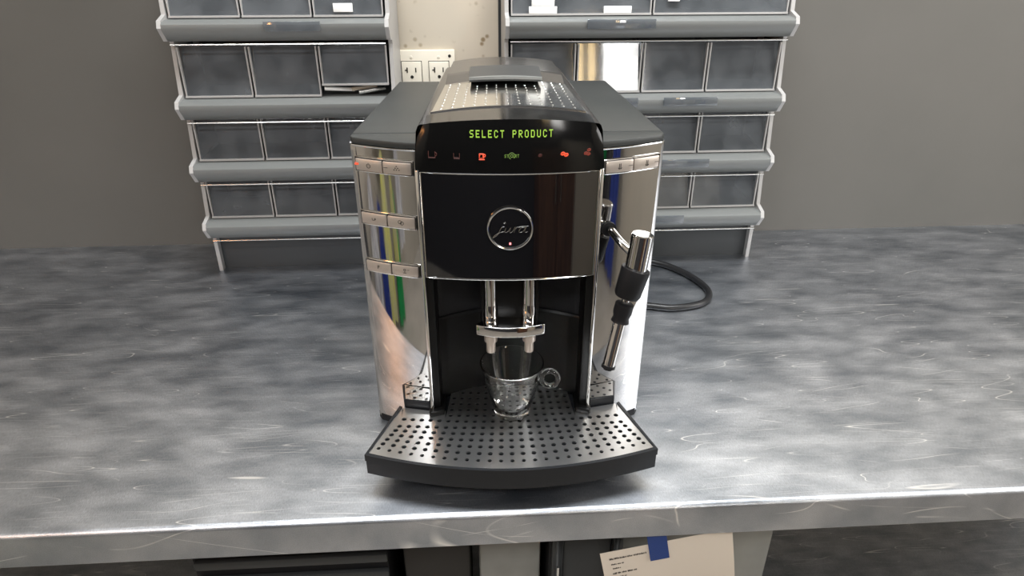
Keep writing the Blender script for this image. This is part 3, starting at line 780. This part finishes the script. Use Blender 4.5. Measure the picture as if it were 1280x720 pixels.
# ------------------------------------------------------------------ wall socket
WS = thing('wall_socket', 'cream double wall socket plate screwed to the cream wall panel', 'socket', at(-.133, WY - .006, .29))
def wsb(mb, n, m, p=None, **k): return mb.obj(n, m, p or WS, **k)
wsb(MB().box(-.049, .049, -.006, 0, -.060, .056), 'cover_plate', 'outlet_cream', bevel=.002)
for cx in (-.0245, .0215):
    wsb(MB().box(cx - .0175, cx + .0175, -.0063, -.0055, -.034, .0385), 'receptacle_gap', 'slot_dark')
    rc = wsb(MB().box(cx - .0165, cx + .0165, -.0090, -.0058, -.033, .0375), 'receptacle', 'outlet_cream', bevel=.001)
    for zz in (.024, -.018):
        s1 = MB().box(cx - .0085, cx - .0065, -.0095, -.0089, zz - .004, zz + .0045).box(cx - .0115, cx - .0065, -.0095, -.0089, zz - .0008, zz + .0010).box(cx + .006, cx + .0078, -.0095, -.0089, zz - .0035, zz + .0040)
        wsb(s1, 'slot', 'slot_dark', rc)
        wsb(MB().lathe([(0, 0), (.0027, 0), (.0027, .0006), (0, .0006)], (cx, -.0089, zz - .011), 14, axis=(0, -1, 0)), 'ground_hole', 'slot_dark', rc)
for x, z, m in ((-.044, .047, 'screw_metal'), (-.0245, .0445, 'outlet_cream'), (.0215, .0440, 'outlet_cream'), (.040, .046, 'slot_dark')):
    wsb(MB().lathe([(0, .0008), (.002, .0008), (.0026, 0), (0, 0)], (x, -.0060, z), 14, axis=(0, -1, 0)), 'screw', m, smooth=True)

# ------------------------------------------------------------------ under the counter
SZ = -.582                                        # top of the lower shelf
def under(name, label, cat, x, y, z=SZ): return thing(name, label, cat, at(x - .022, y, z))
# ribbed black crate, far left
c = under('ribbed_crate', 'black plastic crate with horizontal ribs under the left end of the counter', 'crate', -.28, .62)
H = .50
MB().box(-.125, .120, .004, .24, 0, H).obj('shell', 'matte_black', c, bevel=.004)
for k in range(14):
    MB().box(-.120, .120, -.004, .004, .05 + k * .031, .064 + k * .031).obj('rib', 'dark_plastic', c, bevel=.002)
# black bin
c = under('black_bin', 'plain black bin between the ribbed crate and the grey white tub under the counter', 'bin', -.098, .64)
n_ = 20
MB().add([(-.042, .0, 0), (.040, 0, 0), (.040, .2, 0), (-.042, .2, 0), (-.046, -.008, .49), (.044, -.008, .49), (.044, .21, .49), (-.046, .21, .49)],
         [(3, 2, 1, 0), (4, 5, 6, 7), (0, 1, 5, 4), (1, 2, 6, 5), (2, 3, 7, 6), (3, 0, 4, 7)]).obj('shell', 'ink', c, bevel=.006)
MB().box(-.049, .047, -.012, .215, .488, .500).obj('lid', 'matte_black', c, bevel=.003)
# tub
c = under('plastic_tub', 'stained grey white plastic tub under the middle of the counter', 'tub', -.004, .615)
MB().box(-.0395, .0395, 0, .20, 0, .485).obj('shell', 'tub_white', c, bevel=.006)
MB().box(-.0425, .0425, -.004, .204, .486, .500).obj('lid', 'pale_plastic', c, bevel=.003)
# black machine with chrome rods
c = under('black_appliance', 'black appliance with a dark window and two thin chrome rods under the counter', 'appliance', .092, .60)
MB().box(-.0475, .0475, .012, .22, 0, .50).obj('housing', 'matte_black', c, bevel=.004)
MB().box(-.044, -.030, .0, .012, .0, .50).box(.034, .046, .0, .012, .0, .50).box(-.030, .034, 0, .012, .455, .50).obj('frame', 'dark_plastic', c, bevel=.002)
MB().box(-.028, .032, .009, .0125, .02, .450).obj('window', 'dark_plastic', c, bevel=.001)
for x in (-.037, .040):
    MB().tube([(x, -.008, .10), (x, -.008, .395)], .0016, 8).obj('rod', 'chrome_trim', c, smooth=True)
MB().box(.020, .032, -.004, .006, .497, .512).obj('clip', 'pale_plastic', c, bevel=.001)
# pale box behind the sheet of paper
c = under('pale_box', 'pale grey plastic box standing behind the taped paper under the counter', 'box', .225, .64)
MB().box(-.080, .13, 0, .20, 0, .49).obj('shell', 'tub_white', c, bevel=.005)
MB().box(-.083, .133, -.004, .203, .49, .505).obj('lid', 'grey_plastic', c, bevel=.003)
# paper and tape hung on the counter's front fold
pm = at(.132, .515, -.072) @ Matrix.Rotation(R(-11.5), 4, 'Y')
pap = thing('paper_sheet', 'printed paper sheet hanging crooked under the front edge of the counter', 'paper', pm)
rows = []
for j in range(9):
    z = .008 - .150 * j / 8
    rows.append([(-.066 + .145 * i / 10, .006 * math.sin(i / 10 * PI) * (j / 8) ** 1.2 + .012 * (j / 8) ** 2, z) for i in range(11)])
front = rows; backr = [[(x, y + .0004, z) for x, y, z in r] for r in rows]
mb = MB().grid(front).grid(backr)
mb.grid([front[0], backr[0]]); mb.grid([front[-1], backr[-1]]); mb.grid([[r[0] for r in front], [r[0] for r in backr]]); mb.grid([[r[-1] for r in front], [r[-1] for r in backr]])
mb.obj('sheet', 'paper', pap, smooth=True)
rnd = random.Random(3)
def py_(x, z):
    j = (.008 - z) / .150; i = (x + .066) / .145
    return .006 * math.sin(i * PI) * max(j, 0) ** 1.2 + .012 * j ** 2
pr = MB()
def textline(x0, x1, z, h):
    x = x0
    while x < x1:
        wlen = rnd.uniform(.003, .007); xe = min(x + wlen, x1); xx = x
        while xx < xe:
            hh = h * rnd.choice((.6, .8, 1.0)); y = py_(xx, z) - .0003
            pr.box(xx, xx + .0007, y - .0001, y + .0001, z - h / 2, z - h / 2 + hh); pr.box(xx, xx + .0010, y - .0001, y + .0001, z + (rnd.random() - .5) * h * .6 - .0002, z + .0003); xx += .0012
        x = xe + .0014
for (a, b, z, h) in ((-.057, -.016, -.0035, .0026), (-.056, -.042, -.0125, .0020), (-.055, -.046, -.0195, .0020), (-.056, -.030, -.0280, .0026), (-.055, -.042, -.0350, .0020)):
    textline(a, b, z, h)
pr.obj('print', 'ink', pap)
tp = MB().add([(-.0130, -.0012, .034), (.0080, -.0012, .034), (.0080, -.0012, -.017), (-.0130, -.0012, -.017), (-.0130, -.0005, .034), (.0080, -.0005, .034), (.0080, -.0005, -.017), (-.0130, -.0005, -.017)],
              [(0, 1, 2, 3), (7, 6, 5, 4), (0, 4, 5, 1), (1, 5, 6, 2), (2, 6, 7, 3), (3, 7, 4, 0)]).obj('tape_strip', 'tape', pap)
tp['label'] = 'strip of blue tape'

# ------------------------------------------------------------------ unseen things added for the chrome to mirror
def hanging(name, m, label, x, y, z0, z1, wd, seed):  # cloth added out of view to colour the chrome reflections
    t = thing(name, label, 'cloth', Matrix.Translation((x, y, T + z1)), 'cloths added on the left for the chrome to mirror')
    rd = random.Random(seed); ph = rd.uniform(0, 6)
    rows = []
    for j in range(11):
        tt = j / 10; row = []
        for i in range(17):
            u = i / 16 - .5
            row.append((.030 * math.sin(u * 14 + ph) * (.3 + .7 * tt) + .045, u * wd * (.45 + .55 * min(1, tt * 2.2)), -(z1 - z0) * tt - .06 * abs(u) * (1 - tt)))
        rows.append(row)
    b = [[(p[0] + .004, p[1], p[2]) for p in r] for r in rows]
    mb = MB().grid(rows).grid(b); mb.grid([rows[0], b[0]]); mb.grid([rows[-1], b[-1]]); mb.grid([[r[0] for r in rows], [r[0] for r in b]]); mb.grid([[r[-1] for r in rows], [r[-1] for r in b]])
    mb.obj('cloth', m, t, smooth=True)
    MB().tube([(-.02, 0, .02), (.03, 0, .0), (.05, 0, .0), (.055, 0, .015)], .004, 8).obj('hook', 'rack_metal', t, smooth=True)
LX = -1.40
sh = MB().box(-.10, .10, -.34, .34, -.10, .10).obj('added_dark_box', 'dark_wall', bevel=.004)  # dark box added to darken the top of the left chrome reflection
sh.location = (LX - .02, -.66, T + .04)
tag(sh, 'long charcoal box added above the left cloths for the chrome to mirror as a dark band', 'shelf')
hanging('added_apron', 'green_cloth', 'green cloth on a hook, added on the left wall for the chrome to mirror', LX, -.62, -.88, -.30, .17, 1)
hanging('added_apron', 'yellow_cloth', 'yellow and white striped cloth added on the left wall for the chrome to mirror', LX, -.42, -.80, -.12, .17, 2)
hanging('added_towel', 'white_cloth', 'crumpled white cloth added behind the green one for the chrome to mirror', LX, -.80, -.60, -.12, .15, 3)
hanging('added_apron', 'blue_cloth', 'dark blue cloth added on the left wall for the chrome to mirror', LX, -.27, -.80, -.26, .13, 4)
hanging('added_towel', 'white_cloth', 'long white cloth added between the dark blue and charcoal ones for the chrome to mirror', LX, -.13, -.70, -.14, .13, 5)
hanging('added_jacket', 'dark_wall', 'charcoal cloth added at the near end of the left row for the chrome to mirror', LX, .12, -.75, -.02, .24, 6)
hanging('added_apron', 'yellow_cloth', 'short yellow cloth added between the green and striped ones for the chrome to mirror', LX + .08, -.52, -.55, -.20, .08, 7)
def right_hanging(name, m, label, y, z0, z1, wd, seed):  # same added cloth, turned to be mirrored by the right panel
    n0 = set(bpy.data.objects)
    hanging(name, m, label, 0, 0, z0, z1, wd, seed)
    t = [o for o in bpy.data.objects if o not in n0 and o.parent is None][0]
    t.matrix_world = ROOM @ Matrix.Translation((1.53, y, z1)) @ Matrix.Rotation(PI, 4, 'Z')
    t['group'] = 'cloths added on the right for the chrome to mirror'
right_hanging('coat', 'blue_cloth', 'navy cloth added on the right wall for the chrome to mirror', -.95, -.85, .05, .26, 8)
right_hanging('coat', 'dark_wall', 'black cloth added next to the navy one for the chrome to mirror', -1.22, -.85, .05, .24, 9)
right_hanging('added_towel', 'green_cloth', 'bright green cloth added past the black one for the chrome to mirror', -1.42, -.50, .0, .10, 10)
cb = thing('added_cabinet', 'brown wooden cabinet added unseen behind the viewer for the black machine front to mirror', 'cabinet', ROOM @ Matrix.Translation((.52, -1.28, -T)))  # added out of view as the brown reflection in the machine front
MB().box(-.22, .22, -.20, .16, 0, .95).obj('body', 'brown_wood', cb, bevel=.005)
for s in (-1, 1):
    dd = MB().box(s * .11 - .10, s * .11 + .10, .16, .18, .05, .90).obj('door', 'brown_wood', cb, bevel=.004)
    MB().tube([(s * .03, .205, .55), (s * .03, .205, .68)], .006, 8).obj('handle', 'rack_metal', dd, smooth=True)

WL = thing('heat_lamp', 'small glowing orange bulb on a cord hanging left behind the viewer', 'lamp', Matrix.Translation((-.95, -.10, T + .62)))
MB().lathe([(0, -.05), (.02, -.046), (.034, -.03), (.038, -.012), (.032, .008), (.016, .03), (.014, .045), (0, .045)], (0, 0, 0), 24).obj('bulb', 'warm_bulb', WL, smooth=True)
MB().tube([(0, 0, .045), (0, 0, 1.12)], .004, 8).obj('cord', 'cable_rubber', WL)
l = bpy.data.lights.new('heat_lamp_light', 'POINT'); l.energy = 2.5; l.color = (1, .40, .12); l.shadow_soft_size = .04
lo = bpy.data.objects.new('heat_lamp_light', l); COL.objects.link(lo); lo.location = (-.95, -.10, T + .53)
